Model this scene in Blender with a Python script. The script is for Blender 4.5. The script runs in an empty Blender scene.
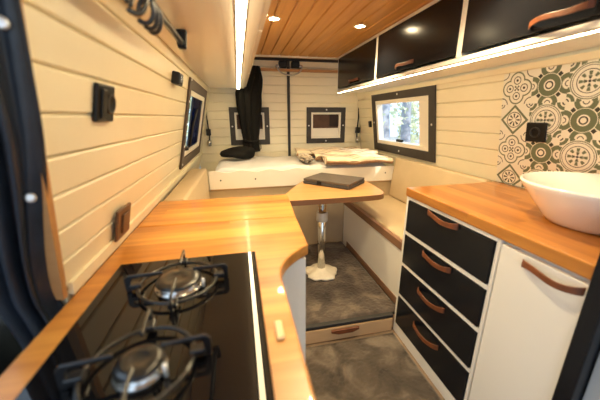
import bpy, bmesh, math, random
from mathutils import Vector as V, Matrix
random.seed(7)
C = bpy.context.scene.collection
S = bpy.context.scene
PI = math.pi
OFF = {}

# ------------------------------------------------------------------ helpers
class MB:
    """collects shapes, then links them as ONE mesh object"""
    def __init__(s):
        s.v = []; s.f = []; s.uv = {}; s.sm = []
    def add(s, vs, fs, smooth=False):
        n = len(s.v); s.v += [V(p) for p in vs]
        for f in fs:
            s.f.append([n + i for i in f]); s.sm.append(smooth)
        return s
    def hexa(s, p):       # 8 points: bottom 4 ccw, top 4 ccw
        return s.add(p, [(3, 2, 1, 0), (4, 5, 6, 7), (0, 1, 5, 4), (1, 2, 6, 5), (2, 3, 7, 6), (3, 0, 4, 7)])
    def box(s, x0, x1, y0, y1, z0, z1):
        return s.hexa([(x0, y0, z0), (x1, y0, z0), (x1, y1, z0), (x0, y1, z0), (x0, y0, z1), (x1, y0, z1), (x1, y1, z1), (x0, y1, z1)])
    def prism(s, poly, z0, z1):        # poly in xy, ccw
        n = len(poly)
        vs = [(x, y, z0) for x, y in poly] + [(x, y, z1) for x, y in poly]
        fs = [tuple(range(n - 1, -1, -1)), tuple(range(n, 2 * n))]
        fs += [(i, (i + 1) % n, n + (i + 1) % n, n + i) for i in range(n)]
        return s.add(vs, fs)
    def extrude(s, pts, d):            # planar polygon of 3D points pushed along d
        n = len(pts); d = V(d)
        vs = [V(p) for p in pts] + [V(p) + d for p in pts]
        fs = [tuple(range(n - 1, -1, -1)), tuple(range(n, 2 * n))]
        fs += [(i, (i + 1) % n, n + (i + 1) % n, n + i) for i in range(n)]
        return s.add(vs, fs)
    def tube(s, path, r, n=10, closed=False, flat=1.0):
        path = [V(p) for p in path]; m = len(path); rings = []
        prev = None
        for i, p in enumerate(path):
            if closed: t = path[(i + 1) % m] - path[i - 1]
            else: t = path[min(i + 1, m - 1)] - path[max(i - 1, 0)]
            t.normalize()
            if prev is None:
                a = V((0, 0, 1)) if abs(t.z) < .9 else V((1, 0, 0))
                u = t.cross(a).normalized()
            else:
                u = (prev - t * prev.dot(t)).normalized()
            prev = u; w = t.cross(u)
            rr = r[i] if isinstance(r, (list, tuple)) else r
            rings.append([p + u * rr * math.cos(2 * PI * k / n) + w * rr * flat * math.sin(2 * PI * k / n) for k in range(n)])
        vs = [q for g in rings for q in g]; fs = []
        for i in range(m if closed else m - 1):
            j = (i + 1) % m
            for k in range(n):
                fs.append((i * n + k, i * n + (k + 1) % n, j * n + (k + 1) % n, j * n + k))
        if not closed:
            fs.append(tuple(range(n - 1, -1, -1))); fs.append(tuple((m - 1) * n + k for k in range(n)))
        return s.add(vs, fs, True)
    def lathe(s, c, prof, n=32, axis=None):    # prof: (radius, height) list
        c = V(c)
        M = Matrix.Identity(3)
        if axis is not None: M = V((0, 0, 1)).rotation_difference(V(axis)).to_matrix()
        vs = []; fs = []; m = len(prof)
        for r, h in prof:
            for k in range(n):
                a = 2 * PI * k / n
                vs.append(c + M @ V((r * math.cos(a), r * math.sin(a), h)))
        for i in range(m - 1):
            for k in range(n):
                fs.append((i * n + k, i * n + (k + 1) % n, (i + 1) * n + (k + 1) % n, (i + 1) * n + k))
        if prof[0][0] > 1e-6: fs.append(tuple(range(n - 1, -1, -1)))
        if prof[-1][0] > 1e-6: fs.append(tuple((m - 1) * n + k for k in range(n)))
        return s.add(vs, fs, True)
    def grid(s, fn, nu, nv, thick=None):       # fn(u,v) -> point
        vs = [V(fn(i / nu, j / nv)) for j in range(nv + 1) for i in range(nu + 1)]
        w = nu + 1
        fs = [(j * w + i, j * w + i + 1, (j + 1) * w + i + 1, (j + 1) * w + i) for j in range(nv) for i in range(nu)]
        return s.add(vs, fs, True)
    def build(s, name, m, parent=None, loc=None, bevel=0, smooth=None, solid=0, sub=0):
        off = V(OFF[parent.name]) if parent is not None else V(loc if loc is not None else (0, 0, 0))
        me = bpy.data.meshes.new(name)
        me.from_pydata([tuple(p - off) for p in s.v], [], s.f)
        for p, f in zip(me.polygons, s.sm): p.use_smooth = f if smooth is None else smooth
        me.materials.append(m)
        bm = bmesh.new(); bm.from_mesh(me); bmesh.ops.recalc_face_normals(bm, faces=bm.faces); 
        bmesh.ops.remove_doubles(bm, verts=bm.verts, dist=1e-6)
        bm.to_mesh(me); bm.free()
        o = bpy.data.objects.new(name, me); C.objects.link(o)
        if parent is not None: o.parent = parent
        else: o.location = off
        OFF[o.name] = off
        if solid:
            k = o.modifiers.new('solid', 'SOLIDIFY'); k.thickness = solid; k.offset = 0
        if bevel:
            k = o.modifiers.new('bevel', 'BEVEL'); k.width = bevel; k.segments = 2; k.limit_method = 'ANGLE'; k.angle_limit = .6
        if sub:
            k = o.modifiers.new('sub', 'SUBSURF'); k.levels = sub; k.render_levels = sub
        return o

def tag(o, label=None, cat=None, group=None, kind=None):
    if label: o['label'] = label
    if cat: o['category'] = cat
    if group: o['group'] = group
    if kind: o['kind'] = kind
    return o
def thing(name, label, cat, loc=(0, 0, 0), group=None):
    o = bpy.data.objects.new(name, None); C.objects.link(o); o.location = loc
    o.empty_display_size = .05
    OFF[o.name] = V(loc)
    return tag(o, label, cat, group)
def struct(o): o['kind'] = 'structure'; return o
def copy_tree(o, parent=None):
    c = o.copy(); C.objects.link(c)
    OFF[c.name] = OFF[o.name]
    if parent is not None: c.parent = parent
    for ch in list(o.children): copy_tree(ch, c)
    return c

# ------------------------------------------------------------------ materials
def mat(name, col, rough=.5, metal=0, coat=0, spec=.5, emit=None, es=0, sheen=0, noise=0, nscale=8, bump=0, bscale=200):
    m = bpy.data.materials.new(name); m.use_nodes = True
    nt = m.node_tree; b = nt.nodes['Principled BSDF']
    b.inputs['Base Color'].default_value = (*col, 1); b.inputs['Roughness'].default_value = rough
    b.inputs['Metallic'].default_value = metal; b.inputs['Coat Weight'].default_value = coat
    b.inputs['Specular IOR Level'].default_value = spec
    if sheen: b.inputs['Sheen Weight'].default_value = sheen
    if emit: b.inputs['Emission Color'].default_value = (*emit, 1); b.inputs['Emission Strength'].default_value = es
    tc = nt.nodes.new('ShaderNodeTexCoord')
    if noise:
        n = nt.nodes.new('ShaderNodeTexNoise'); n.inputs['Scale'].default_value = nscale; n.inputs['Detail'].default_value = 4
        nt.links.new(tc.outputs['Object'], n.inputs['Vector'])
        r = nt.nodes.new('ShaderNodeValToRGB')
        r.color_ramp.elements[0].position = .3; r.color_ramp.elements[1].position = .7
        r.color_ramp.elements[0].color = (*[c * (1 - noise) for c in col], 1)
        r.color_ramp.elements[1].color = (*[min(1, c * (1 + noise)) for c in col], 1)
        nt.links.new(n.outputs['Fac'], r.inputs['Fac']); nt.links.new(r.outputs['Color'], b.inputs['Base Color'])
    if bump:
        n = nt.nodes.new('ShaderNodeTexNoise'); n.inputs['Scale'].default_value = bscale
        nt.links.new(tc.outputs['Object'], n.inputs['Vector'])
        bp = nt.nodes.new('ShaderNodeBump'); bp.inputs['Strength'].default_value = bump; bp.inputs['Distance'].default_value = .003
        nt.links.new(n.outputs['Fac'], bp.inputs['Height']); nt.links.new(bp.outputs['Normal'], b.inputs['Normal'])
    return m

class X:          # tiny wrapper: python arithmetic -> math nodes
    nt = None
    def __init__(s, o): s.o = o
    @staticmethod
    def op(kind, *a):
        n = X.nt.nodes.new('ShaderNodeMath'); n.operation = kind
        for i, q in enumerate(a):
            if isinstance(q, X): X.nt.links.new(q.o, n.inputs[i])
            else: n.inputs[i].default_value = q
        return X(n.outputs[0])
    def __add__(s, b): return X.op('ADD', s, b)
    __radd__ = __add__
    def __sub__(s, b): return X.op('SUBTRACT', s, b)
    def __rsub__(s, b): return X.op('SUBTRACT', b, s)
    def __mul__(s, b): return X.op('MULTIPLY', s, b)
    __rmul__ = __mul__
    def __truediv__(s, b): return X.op('DIVIDE', s, b)
    def abs(s): return X.op('ABSOLUTE', s)
    def floor(s): return X.op('FLOOR', s)
    def lt(s, b): return X.op('LESS_THAN', s, b)
    def gt(s, b): return X.op('GREATER_THAN', s, b)
    def max(s, b): return X.op('MAXIMUM', s, b)
    def min(s, b): return X.op('MINIMUM', s, b)
    def mod2(s): return X.op('FLOORED_MODULO', s, 2.0)
    def band(s, a, b): return s.gt(a) * s.lt(b)
def hyp(x, y): return X.op('SQRT', x * x + y * y)

def mixc(nt, fac, a, b):
    n = nt.nodes.new('ShaderNodeMix'); n.data_type = 'RGBA'
    for k, q in ((0, fac), (6, a), (7, b)):
        if isinstance(q, X): nt.links.new(q.o, n.inputs[k])
        elif hasattr(q, 'is_linked') or hasattr(q, 'links'): nt.links.new(q, n.inputs[k])
        elif isinstance(q, tuple): n.inputs[k].default_value = (*q, 1)
        else: n.inputs[k].default_value = q
    return n.outputs[2]

def wood(name, light, dark, along='Y', across='X', stave=.05, length=.6, rough=.35, grain=1.0, coat=0.0, var=.6):
    """planed boards: staves with a tone each, fine grain along them"""
    m = bpy.data.materials.new(name); m.use_nodes = True; nt = m.node_tree; X.nt = nt
    b = nt.nodes['Principled BSDF']; b.inputs['Roughness'].default_value = rough; b.inputs['Coat Weight'].default_value = coat
    tc = nt.nodes.new('ShaderNodeTexCoord'); sp = nt.nodes.new('ShaderNodeSeparateXYZ')
    nt.links.new(tc.outputs['Object'], sp.inputs[0])
    ax = {'X': 0, 'Y': 1, 'Z': 2}
    l = X(sp.outputs[ax[along]]); w = X(sp.outputs[ax[across]])
    row = (w / stave).floor()
    wn = nt.nodes.new('ShaderNodeTexWhiteNoise'); wn.noise_dimensions = '1D'; nt.links.new(row.o, wn.inputs['W'])
    seg = (l / length + X(wn.outputs['Value']) * 7.3).floor()
    wn2 = nt.nodes.new('ShaderNodeTexWhiteNoise'); wn2.noise_dimensions = '2D'
    cb = nt.nodes.new('ShaderNodeCombineXYZ'); nt.links.new(row.o, cb.inputs[0]); nt.links.new(seg.o, cb.inputs[1])
    nt.links.new(cb.outputs[0], wn2.inputs['Vector'])
    mp = nt.nodes.new('ShaderNodeMapping'); sc = [26, 26, 26]; sc[ax[along]] = 2.2; mp.inputs['Scale'].default_value = sc
    nt.links.new(tc.outputs['Object'], mp.inputs[0])
    ofs = nt.nodes.new('ShaderNodeVectorMath'); ofs.operation = 'ADD'
    nt.links.new(mp.outputs[0], ofs.inputs[0])
    sc3 = nt.nodes.new('ShaderNodeVectorMath'); sc3.operation = 'SCALE'; sc3.inputs['Scale'].default_value = 9
    nt.links.new(wn2.outputs['Color'], sc3.inputs[0]); nt.links.new(sc3.outputs[0], ofs.inputs[1])
    n = nt.nodes.new('ShaderNodeTexNoise'); n.inputs['Scale'].default_value = 1.0; n.inputs['Detail'].default_value = 6
    n.inputs['Distortion'].default_value = .6
    nt.links.new(ofs.outputs[0], n.inputs['Vector'])
    g = (X(n.outputs['Fac']) - .35) * 1.6 * grain
    f = X.op('MULTIPLY_ADD', X(wn2.outputs['Value']), var, g)
    cl = nt.nodes.new('ShaderNodeClamp'); nt.links.new((f * .75).o, cl.inputs[0])
    nt.links.new(mixc(nt, X(cl.outputs[0]), light, dark), b.inputs['Base Color'])
    return m

def tile_mat():
    m = bpy.data.materials.new('patterned_tiles'); m.use_nodes = True; nt = m.node_tree; X.nt = nt
    b = nt.nodes['Principled BSDF']; b.inputs['Roughness'].default_value = .3
    uv = nt.nodes.new('ShaderNodeUVMap'); uv.uv_map = 'UVMap'
    sp = nt.nodes.new('ShaderNodeSeparateXYZ'); nt.links.new(uv.outputs[0], sp.inputs[0])
    u, v = X(sp.outputs[0]), X(sp.outputs[1])
    i, j = u.floor(), v.floor()
    x, y = u - i - .5, v - j - .5
    ax, ay = x.abs(), y.abs()
    r = hyp(x, y)
    th = X.op('ARCTAN2', y, x)
    pet8 = X.op('COSINE', th * 8.0); pet4 = X.op('COSINE', th * 4.0)
    cr = hyp(.5 - ax, .5 - ay)                       # distance to corner
    ex = hyp(.5 - ax, ay).min(hyp(ax, .5 - ay))      # distance to mid edge
    # lattice of thick rings with small diamonds
    ring = r.band(.155, .31).max(ex.band(.15, .28) * r.gt(.328))
    inner = r.band(.075, .115).max(ex.band(.06, .085) * r.gt(.31))
    dia = ((ax - .275).abs() + (ay - .275).abs()).lt(.075)
    lat_g, lat_d = ring, inner.max(dia)
    # rosette in circles
    ro_d = r.band(.285, .305).max(r.lt(.035)).max(r.band(.385, .40))
    ro_d = ro_d.max(r.band(.05, .1) * pet4.gt(.5)).max(cr.band(.05, .085))
    ro_g = r.band(.43, .455).max(r.band(.15, .25) * pet8.gt(.1)).max(ex.band(.12, .25) * r.gt(.47)).max(cr.band(.13, .22) * r.gt(.47)).max(r.band(.07, .14) * pet4.gt(.2))
    # quatrefoil with scrolls
    d4 = hyp(ax - .24, y).min(hyp(x, ay - .24))
    q_g = d4.band(.215, .258).max(cr.band(.03, .12) * X.op('COSINE', th * 12.0).gt(0.0))
    q_d = d4.band(.10, .125).max(d4.lt(.04)).max(r.band(.03, .10) * pet4.lt(-.2)).max((cr - .2).abs().lt(.014) * d4.gt(.258))
    # diamond frame with rosette
    ad = ax + ay
    k_g = ad.band(.395, .495)
    k_d = r.band(.235, .26).max(r.band(.06, .20) * pet8.gt(.2)).max(cr.band(.1, .13)).max(cr.lt(.05))
    odd = (i + j).mod2().gt(.5)
    col0 = i.lt(.5); jo = j.mod2().gt(.5)
    def pick(a, bb, c, d):
        right = a * odd + bb * (1.0 - odd); left = d * jo + c * (1.0 - jo)
        return left * col0 + right * (1.0 - col0)
    g = pick(lat_g, ro_g, q_g, k_g); dk = pick(lat_d, ro_d, q_d, k_d)
    c1 = mixc(nt, g, (.80, .76, .64), (.135, .16, .09))
    c2 = mixc(nt, dk, c1, (.035, .036, .024))
    nt.links.new(c2, b.inputs['Base Color'])
    return m

def glass_mat(name, tint, gl=.06):
    m = bpy.data.materials.new(name); m.use_nodes = True; nt = m.node_tree
    out = nt.nodes['Material Output']; nt.nodes.remove(nt.nodes['Principled BSDF'])
    t = nt.nodes.new('ShaderNodeBsdfTransparent'); t.inputs[0].default_value = (*tint, 1)
    g = nt.nodes.new('ShaderNodeBsdfGlossy'); g.inputs['Roughness'].default_value = .02
    mx = nt.nodes.new('ShaderNodeMixShader'); mx.inputs[0].default_value = gl
    nt.links.new(t.outputs[0], mx.inputs[1]); nt.links.new(g.outputs[0], mx.inputs[2]); nt.links.new(mx.outputs[0], out.inputs[0])
    return m

def shag_mat(name, a, b_, c_):
    m = bpy.data.materials.new(name); m.use_nodes = True; nt = m.node_tree
    b = nt.nodes['Principled BSDF']; b.inputs['Roughness'].default_value = .95; b.inputs['Sheen Weight'].default_value = .3
    tc = nt.nodes.new('ShaderNodeTexCoord')
    n = nt.nodes.new('ShaderNodeTexNoise'); n.inputs['Scale'].default_value = 7; n.inputs['Detail'].default_value = 8; n.inputs['Distortion'].default_value = .8
    nt.links.new(tc.outputs['Object'], n.inputs['Vector'])
    r = nt.nodes.new('ShaderNodeValToRGB'); e = r.color_ramp.elements
    e[0].position = .33; e[0].color = (*a, 1); e[1].position = .66; e[1].color = (*c_, 1)
    k = e.new(.5); k.color = (*b_, 1)
    nt.links.new(n.outputs['Fac'], r.inputs[0]); nt.links.new(r.outputs[0], b.inputs['Base Color'])
    return m

M = {}
M['cream'] = mat('cream_paint', (.85, .775, .56), .38, noise=.03, nscale=3)
M['white'] = mat('white_laminate', (.80, .77, .71), .30, noise=.015, nscale=2)
M['gloss_white'] = mat('gloss_white', (.82, .77, .68), .16, noise=.015, nscale=2)
M['black_front'] = mat('black_front', (.007, .008, .011), .20, spec=.3, noise=.08, nscale=30)
M['black'] = mat('black_plastic', (.006, .0055, .005), .4, spec=.3, noise=.08, nscale=30)
M['brown_plastic'] = mat('brown_plastic', (.12, .06, .03), .45, noise=.05, nscale=30)
M['black_metal'] = mat('black_metal', (.008, .008, .009), .28, metal=.0, coat=.4, noise=.05, nscale=30)
M['chrome'] = mat('chrome', (.75, .73, .70), .16, metal=1, noise=.02, nscale=5)
M['steel'] = mat('steel', (.62, .60, .57), .22, metal=1, noise=.03, nscale=10)
M['hob_glass'] = mat('hob_glass', (.004, .004, .005), .03, spec=.4, noise=.1, nscale=6)
M['leather'] = mat('leather', (.16, .045, .013), .42, noise=.3, nscale=25, bump=.3, bscale=300)
M['ceramic'] = mat('ceramic', (.84, .81, .75), .12, coat=.5, noise=.01, nscale=3)
M['worktop'] = wood('worktop_wood', (.50, .20, .034), (.20, .056, .007), 'Y', 'X', .045, .55, .28, coat=.25)
M['counter'] = wood('counter_wood', (.70, .33, .068), (.30, .09, .012), 'X', 'Y', .11, 1.7, .33, coat=.08, var=.5, grain=1.2)
M['ceiling'] = wood('ceiling_wood', (.62, .31, .075), (.36, .145, .026), 'Y', 'X', .098, 5, .42, grain=.9, var=.3)
M['table_wood'] = wood('table_wood', (.56, .31, .12), (.38, .17, .05), 'X', 'Y', .12, 2, .3, var=.3)
M['edge_wood'] = wood('edge_wood', (.17, .075, .03), (.09, .036, .014), 'X', 'Z', .2, 3, .4, var=.3)
M['edge_wood_y'] = wood('edge_wood_y', (.25, .13, .07), (.13, .06, .03), 'Y', 'X', .2, 3, .45, var=.3)
M['step_wood'] = wood('step_wood', (.66, .43, .23), (.50, .29, .13), 'X', 'Z', .3, 3, .45, var=.2)
M['batten'] = wood('batten_wood', (.52, .27, .10), (.32, .14, .04), 'X', 'Z', .3, 3, .5, var=.2)
M['batten_y'] = wood('rail_wood', (.22, .085, .03), (.10, .035, .014), 'Y', 'X', .3, 3, .5, var=.2)
M['frame_dark'] = mat('frame_dark', (.036, .030, .025), .55, noise=.15, nscale=18, bump=.2)
M['frame_brown'] = mat('frame_brown', (.065, .042, .027), .55, noise=.12, nscale=18, bump=.2)
M['frame_cream'] = mat('frame_cream', (.83, .78, .66), .35, noise=.02, nscale=5)
M['beige'] = mat('beige_leatherette', (.47, .355, .215), .55, noise=.05, nscale=6, bump=.15, bscale=250)
M['sheet'] = mat('sheet', (.58, .56, .54), .8, noise=.04, nscale=7, bump=.2, bscale=120, sheen=.2)
M['lip'] = mat('lip_panel', (.77, .71, .61), .45, noise=.03, nscale=4)
M['blanket'] = mat('blanket_cream', (.76, .63, .43), .9, noise=.08, nscale=20, bump=.4, bscale=180, sheen=.3)
M['hem'] = mat('blanket_hem', (.30, .155, .065), .9, noise=.2, nscale=40, bump=.4, bscale=180, sheen=.3)
def stripe_mat(name, a, b_, per):
    m = bpy.data.materials.new(name); m.use_nodes = True; nt = m.node_tree; X.nt = nt
    b = nt.nodes['Principled BSDF']; b.inputs['Roughness'].default_value = .9; b.inputs['Sheen Weight'].default_value = .2
    tc = nt.nodes.new('ShaderNodeTexCoord'); sp = nt.nodes.new('ShaderNodeSeparateXYZ'); nt.links.new(tc.outputs['Object'], sp.inputs[0])
    x, y = X(sp.outputs[0]), X(sp.outputs[1])
    t_ = y / per + X.op('SINE', x * 8.0) * .10 + 50.0
    fr = X.op('FRACT', t_)
    k = fr.band(.62, .80).max(fr.band(.28, .32))
    nt.links.new(mixc(nt, k, a, b_), b.inputs['Base Color'])
    return m
M['blanket'] = stripe_mat('blanket_stripes', (.74, .60, .40), (.22, .115, .05), .115)
M['knit'] = mat('knit', (.42, .34, .25), .95, noise=.75, nscale=55, bump=.8, bscale=90, sheen=.3)
M['black_cloth'] = mat('black_cloth', (.007, .0065, .0055), .8, spec=.2, noise=.2, nscale=30, bump=.3, bscale=150)
M['navy_cloth'] = mat('navy_cloth', (.020, .028, .044), .40, spec=.5, noise=.2, nscale=20, bump=.2, bscale=120)
M['bluegrey'] = mat('bluegrey_trim', (.26, .33, .40), .5, noise=.06, nscale=6)
M['pale_grey'] = mat('pale_grey_trim', (.42, .45, .47), .5, noise=.04, nscale=6)
M['snap'] = mat('snap_metal', (.8, .8, .8), .3, metal=.6, noise=.03, nscale=20)
M['case'] = mat('case_grey', (.045, .044, .044), .6, noise=.12, nscale=40, bump=.3, bscale=200)
M['case_top'] = mat('case_top', (.085, .066, .052), .6, noise=.12, nscale=40, bump=.3, bscale=200)
M['flange'] = mat('cream_flange', (.78, .71, .58), .5, noise=.06, nscale=20)
M['clear_plastic'] = mat('pale_plastic', (.55, .52, .48), .3, noise=.05, nscale=20)
M['shag'] = shag_mat('shag_pile', (.034, .025, .018), (.078, .058, .042), (.165, .13, .10))
M['shag2'] = shag_mat('shag_pile_dark', (.036, .026, .021), (.078, .057, .044), (.155, .12, .09))
M['floor'] = wood('floor_boards', (.30, .22, .15), (.18, .12, .08), 'Y', 'X', .15, 1.2, .5)
M['tiles'] = tile_mat()
M['clear_glass'] = glass_mat('clear_glass', (.96, .98, 1.0))
M['blue_glass'] = glass_mat('blue_glass', (.05, .075, .17), .05)
M['brown_pane'] = mat('brown_pane', (.11, .06, .038), .5, spec=.2, noise=.25, nscale=9)
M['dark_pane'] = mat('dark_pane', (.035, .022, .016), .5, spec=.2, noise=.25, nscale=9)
WARM = (1.0, .70, .38)
M['led'] = mat('led_diffuser', (.9, .85, .75), .5, emit=(1.0, .79, .45), es=27)
M['lamp'] = mat('lamp_diffuser', (.9, .85, .75), .5, emit=(1.0, .79, .46), es=150)
M['bark'] = mat('bark', (.34, .35, .40), .9, noise=.3, nscale=9, bump=.6, bscale=30)
M['leaf'] = mat('leaf', (.16, .22, .07), .7, noise=.4, nscale=2)
M['leaf_pale'] = mat('leaf_pale', (.58, .60, .38), .7, noise=.4, nscale=2)
M['leaf_blue'] = mat('leaf_blue', (.55, .62, .66), .7, noise=.4, nscale=2)
M['ground'] = mat('forest_ground', (.34, .33, .30), .95, noise=.4, nscale=1.2)
M['rubber'] = mat('rubber_seal', (.02, .018, .017), .6, noise=.1, nscale=20)
M['wheel'] = mat('pale_cable', (.45, .42, .37), .5, noise=.05, nscale=20)
M['peg'] = wood('peg_wood', (.86, .62, .33), (.66, .38, .16), 'Y', 'X', .2, 2, .4, var=.2)

# ------------------------------------------------------------------ camera
f_, a_, b_, r_ = 280.9, -62.77, -82.71, -.0651
v = V((a_, b_, f_)).normalized()
up = V((math.sin(r_), -math.cos(r_), 0)); z_ = (up - v * up.dot(v)).normalized()
x_ = v.cross(z_); x_ = x_ if x_.x > 0 else -x_
rows = [x_, v, z_]
cam = bpy.data.cameras.new('camera'); co = bpy.data.objects.new('camera', cam); C.objects.link(co)
R = Matrix([[rw.x, -rw.y, -rw.z] for rw in rows])
mw = R.to_4x4(); mw.translation = V((0, 0, 1.3)); co.matrix_world = mw
cam.sensor_width = 36; cam.lens = f_ * 36 / 600; cam.clip_start = .02
cam.dof.use_dof = True; cam.dof.focus_distance = 2.3; cam.dof.aperture_fstop = 2.0
S.camera = co

# ------------------------------------------------------------------ shell
KL, KR = .22, .14
def xl(z): return -.41 + KL * (z - .92)
def xr(z): return 1.48 - KR * (z - .92)
def PL(y, z, d=0):   # point on the left wall, d into the room
    n = V((1, 0, -KL)).normalized(); return V((xl(z), y, z)) + n * d
def PR(y, z, d=0):
    n = V((-1, 0, -KR)).normalized(); return V((xr(z), y, z)) + n * d
def ye(z): return .66 - (z - .92) * .23
def PLS(y, z, d=0):
    if y < .95: y = .95 - (.95 - y) / .31 * (.95 - ye(z))
    return PL(y, z, d)
YB = 3.30
def PB(x, z, d=0): return V((x, YB - d, z))

def boards(P, u0, u1, v0, v1, h, holes=(), th=.012, gap=.0035, first=None, ch=.004):
    """cladding: boards running along u, chamfered, cut round the holes, on a backing"""
    mb = MB(); vv = v0
    while vv < v1 - 1e-4:
        ve = min(vv + (first if (first and vv == v0) else h), v1)
        segs = [(u0, u1)]
        for (a, b, c, d) in holes:
            if c < ve - 1e-4 and d > vv + 1e-4:
                ns = []
                for s, e in segs:
                    if b <= s or a >= e: ns.append((s, e)); continue
                    if a > s: ns.append((s, a))
                    if b < e: ns.append((b, e))
                segs = ns
        for s, e in segs:
            a, b = vv + gap / 2, ve - gap / 2
            prof = [(a, -th), (a, -ch), (a + ch, 0), (b - ch, 0), (b, -ch), (b, -th)]
            n = 6
            vs = [P(s, q, d) for q, d in prof] + [P(e, q, d) for q, d in prof]
            fs = [tuple(range(n)), tuple(range(2 * n - 1, n - 1, -1))] + [(i, (i + 1) % n, n + (i + 1) % n, n + i) for i in range(n)]
            mb.add(vs, fs)
        vv = ve
    # backing in strips round the holes
    us = sorted({u0, u1} | {q for hh in holes for q in hh[:2]}); vs_ = sorted({v0, v1} | {q for hh in holes for q in hh[2:]})
    for a, b in zip(us, us[1:]):
        for c, d in zip(vs_, vs_[1:]):
            mu, mv = (a + b) / 2, (c + d) / 2
            if any(hh[0] < mu < hh[1] and hh[2] < mv < hh[3] for hh in holes): continue
            mb.hexa([P(a, c, -th - .012), P(b, c, -th - .012), P(b, d, -th - .012), P(a, d, -th - .012), P(a, c, -th), P(b, c, -th), P(b, d, -th), P(a, d, -th)])
    return mb

WLY0, WLY1, WLZ0, WLZ1 = 1.96, 2.95, .972, 1.54       # left window, outer edge of its frame
WRY0, WRY1, WRZ0, WRZ1 = 1.89, 2.90, .958, 1.527
FW = .075
hl = (WLY0 + .05, WLY1 - .05, WLZ0 + .05, WLZ1 - .05)
hr = (WRY0 + .05, WRY1 - .05, WRZ0 + .05, WRZ1 - .05)
struct(boards(PLS, .64, YB - .004, .42, 1.62, .078, [hl], first=.029).build('wall_left', M['cream']))
struct(boards(PR, -2.0, YB - .004, 0, 1.62, .0925, [hr]).build('wall_right', M['cream']))  # lengthened out of view behind the camera to keep sun off the floor
# rear doors, two clad leaves with window openings
RW = [(-.085, .352), (.784, 1.257)]; RZ = (1.0, 1.405)
hb = [(a + .04, b - .04, RZ[0] + .04, RZ[1] - .04) for a, b in RW]
d1 = struct(boards(PB, -.44, .562, 0, 1.885, .091, [hb[0]]).build('door_1', M['cream']))
d2 = struct(boards(PB, .592, 1.60, 0, 1.885, .091, [hb[1]]).build('door_2', M['cream']))
struct(MB().box(.562, .592, YB - .012, YB + .03, .02, 1.885).build('trim_1', M['rubber']))
struct(MB().box(-.5, 1.65, YB + .03, YB + .06, 1.86, 2.1).build('wall_back', M['frame_dark']))  # dark colour stands for the shadow in the gap below the ceiling
# ceiling: boards along the van
mb = MB(); x = -.52
while x < 1.62:
    e = x + .098; y0, y1, z = -2.0, 3.13, 1.90
    prof = [(x + .0025, z + .014), (x + .0025, z + .005), (x + .0075, z), (e - .0075, z), (e - .0025, z + .005), (e - .0025, z + .014)]
    vs = [(a, y0, c) for a, c in prof] + [(a, y1, c) for a, c in prof]
    mb.add(vs, [tuple(range(5, -1, -1)), tuple(range(6, 12))] + [(i, (i + 1) % 6, 6 + (i + 1) % 6, 6 + i) for i in range(6)])
    x = e
mb.box(-.62, 1.65, -2.0, 3.36, 1.914, 1.94)  # unseen stretch behind camera added to block sun; left edge cut for skylight
struct(mb.build('ceiling', M['ceiling']))
struct(MB().box(-.3, 1.4, 3.125, 3.14, 1.885, 1.914).build('trim_2', M['frame_cream'], bevel=.003))
struct(MB().box(-1.2, 1.7, -2.0, 3.4, -.05, 0).build('floor', M['floor']))
# trims: sill along the left wall at the counter, cove under the right cabinets, jamb
struct(MB().hexa([PL(.67, .905, .0), PL(3.26, .905, .0), PL(3.26, .905, .012), PL(.67, .905, .012), PL(.67, .935, 0), PL(3.26, .935, 0), PL(3.26, .935, .008), PL(.67, .935, .008)]).build('trim_3', M['cream']))
struct(MB().hexa([PR(-.2, 1.515, .001), PR(3.05, 1.515, .001), PR(3.05, 1.515, .014), PR(-.2, 1.515, .014), PR(-.2, 1.543, .001), PR(3.05, 1.543, .001), PR(3.05, 1.543, .030), PR(-.2, 1.543, .030)]).build('trim_4', M['cream']))
struct(MB().hexa([PLS(.622, .905, -.02), PLS(.6395, .905, -.02), PLS(.6395, .905, .003), PLS(.622, .905, .003), PLS(.622, 1.6, -.02), PLS(.6395, 1.6, -.02), PLS(.6395, 1.6, .003), PLS(.622, 1.6, .003)]).build('trim_5', M['batten']))

# ------------------------------------------------------------------ windows
def ring(P, u0, u1, v0, v1, w, d0, d1, mb=None):
    mb = mb or MB()
    o = [(u0, v0), (u1, v0), (u1, v1), (u0, v1)]; i = [(u0 + w, v0 + w), (u1 - w, v0 + w), (u1 - w, v1 - w), (u0 + w, v1 - w)]
    vs = [P(*q, d0) for q in o] + [P(*q, d0) for q in i] + [P(*q, d1) for q in o] + [P(*q, d1) for q in i]
    fs = []
    for k in range(4):
        n = (k + 1) % 4
        fs += [(k, n, 4 + n, 4 + k), (8 + k, 12 + k, 12 + n, 8 + n), (k, 8 + k, 8 + n, n), (4 + k, 4 + n, 12 + n, 12 + k)]
    return mb.add(vs, fs)
def slab(P, u0, u1, v0, v1, d0, d1, mb=None):
    mb = mb or MB()
    return mb.hexa([P(u0, v0, d0), P(u1, v0, d0), P(u1, v1, d0), P(u0, v1, d0), P(u0, v0, d1), P(u1, v0, d1), P(u1, v1, d1), P(u0, v1, d1)])
def screw(P, u, v, d, parent, r=.009):
    n = (P(u, v, 1) - P(u, v, 0)).normalized()
    return MB().lathe(P(u, v, d), [(r, 0), (r, .002), (r * .6, .004), (0, .0045)], 12, n).build('screw', M['snap'], parent)

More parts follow.
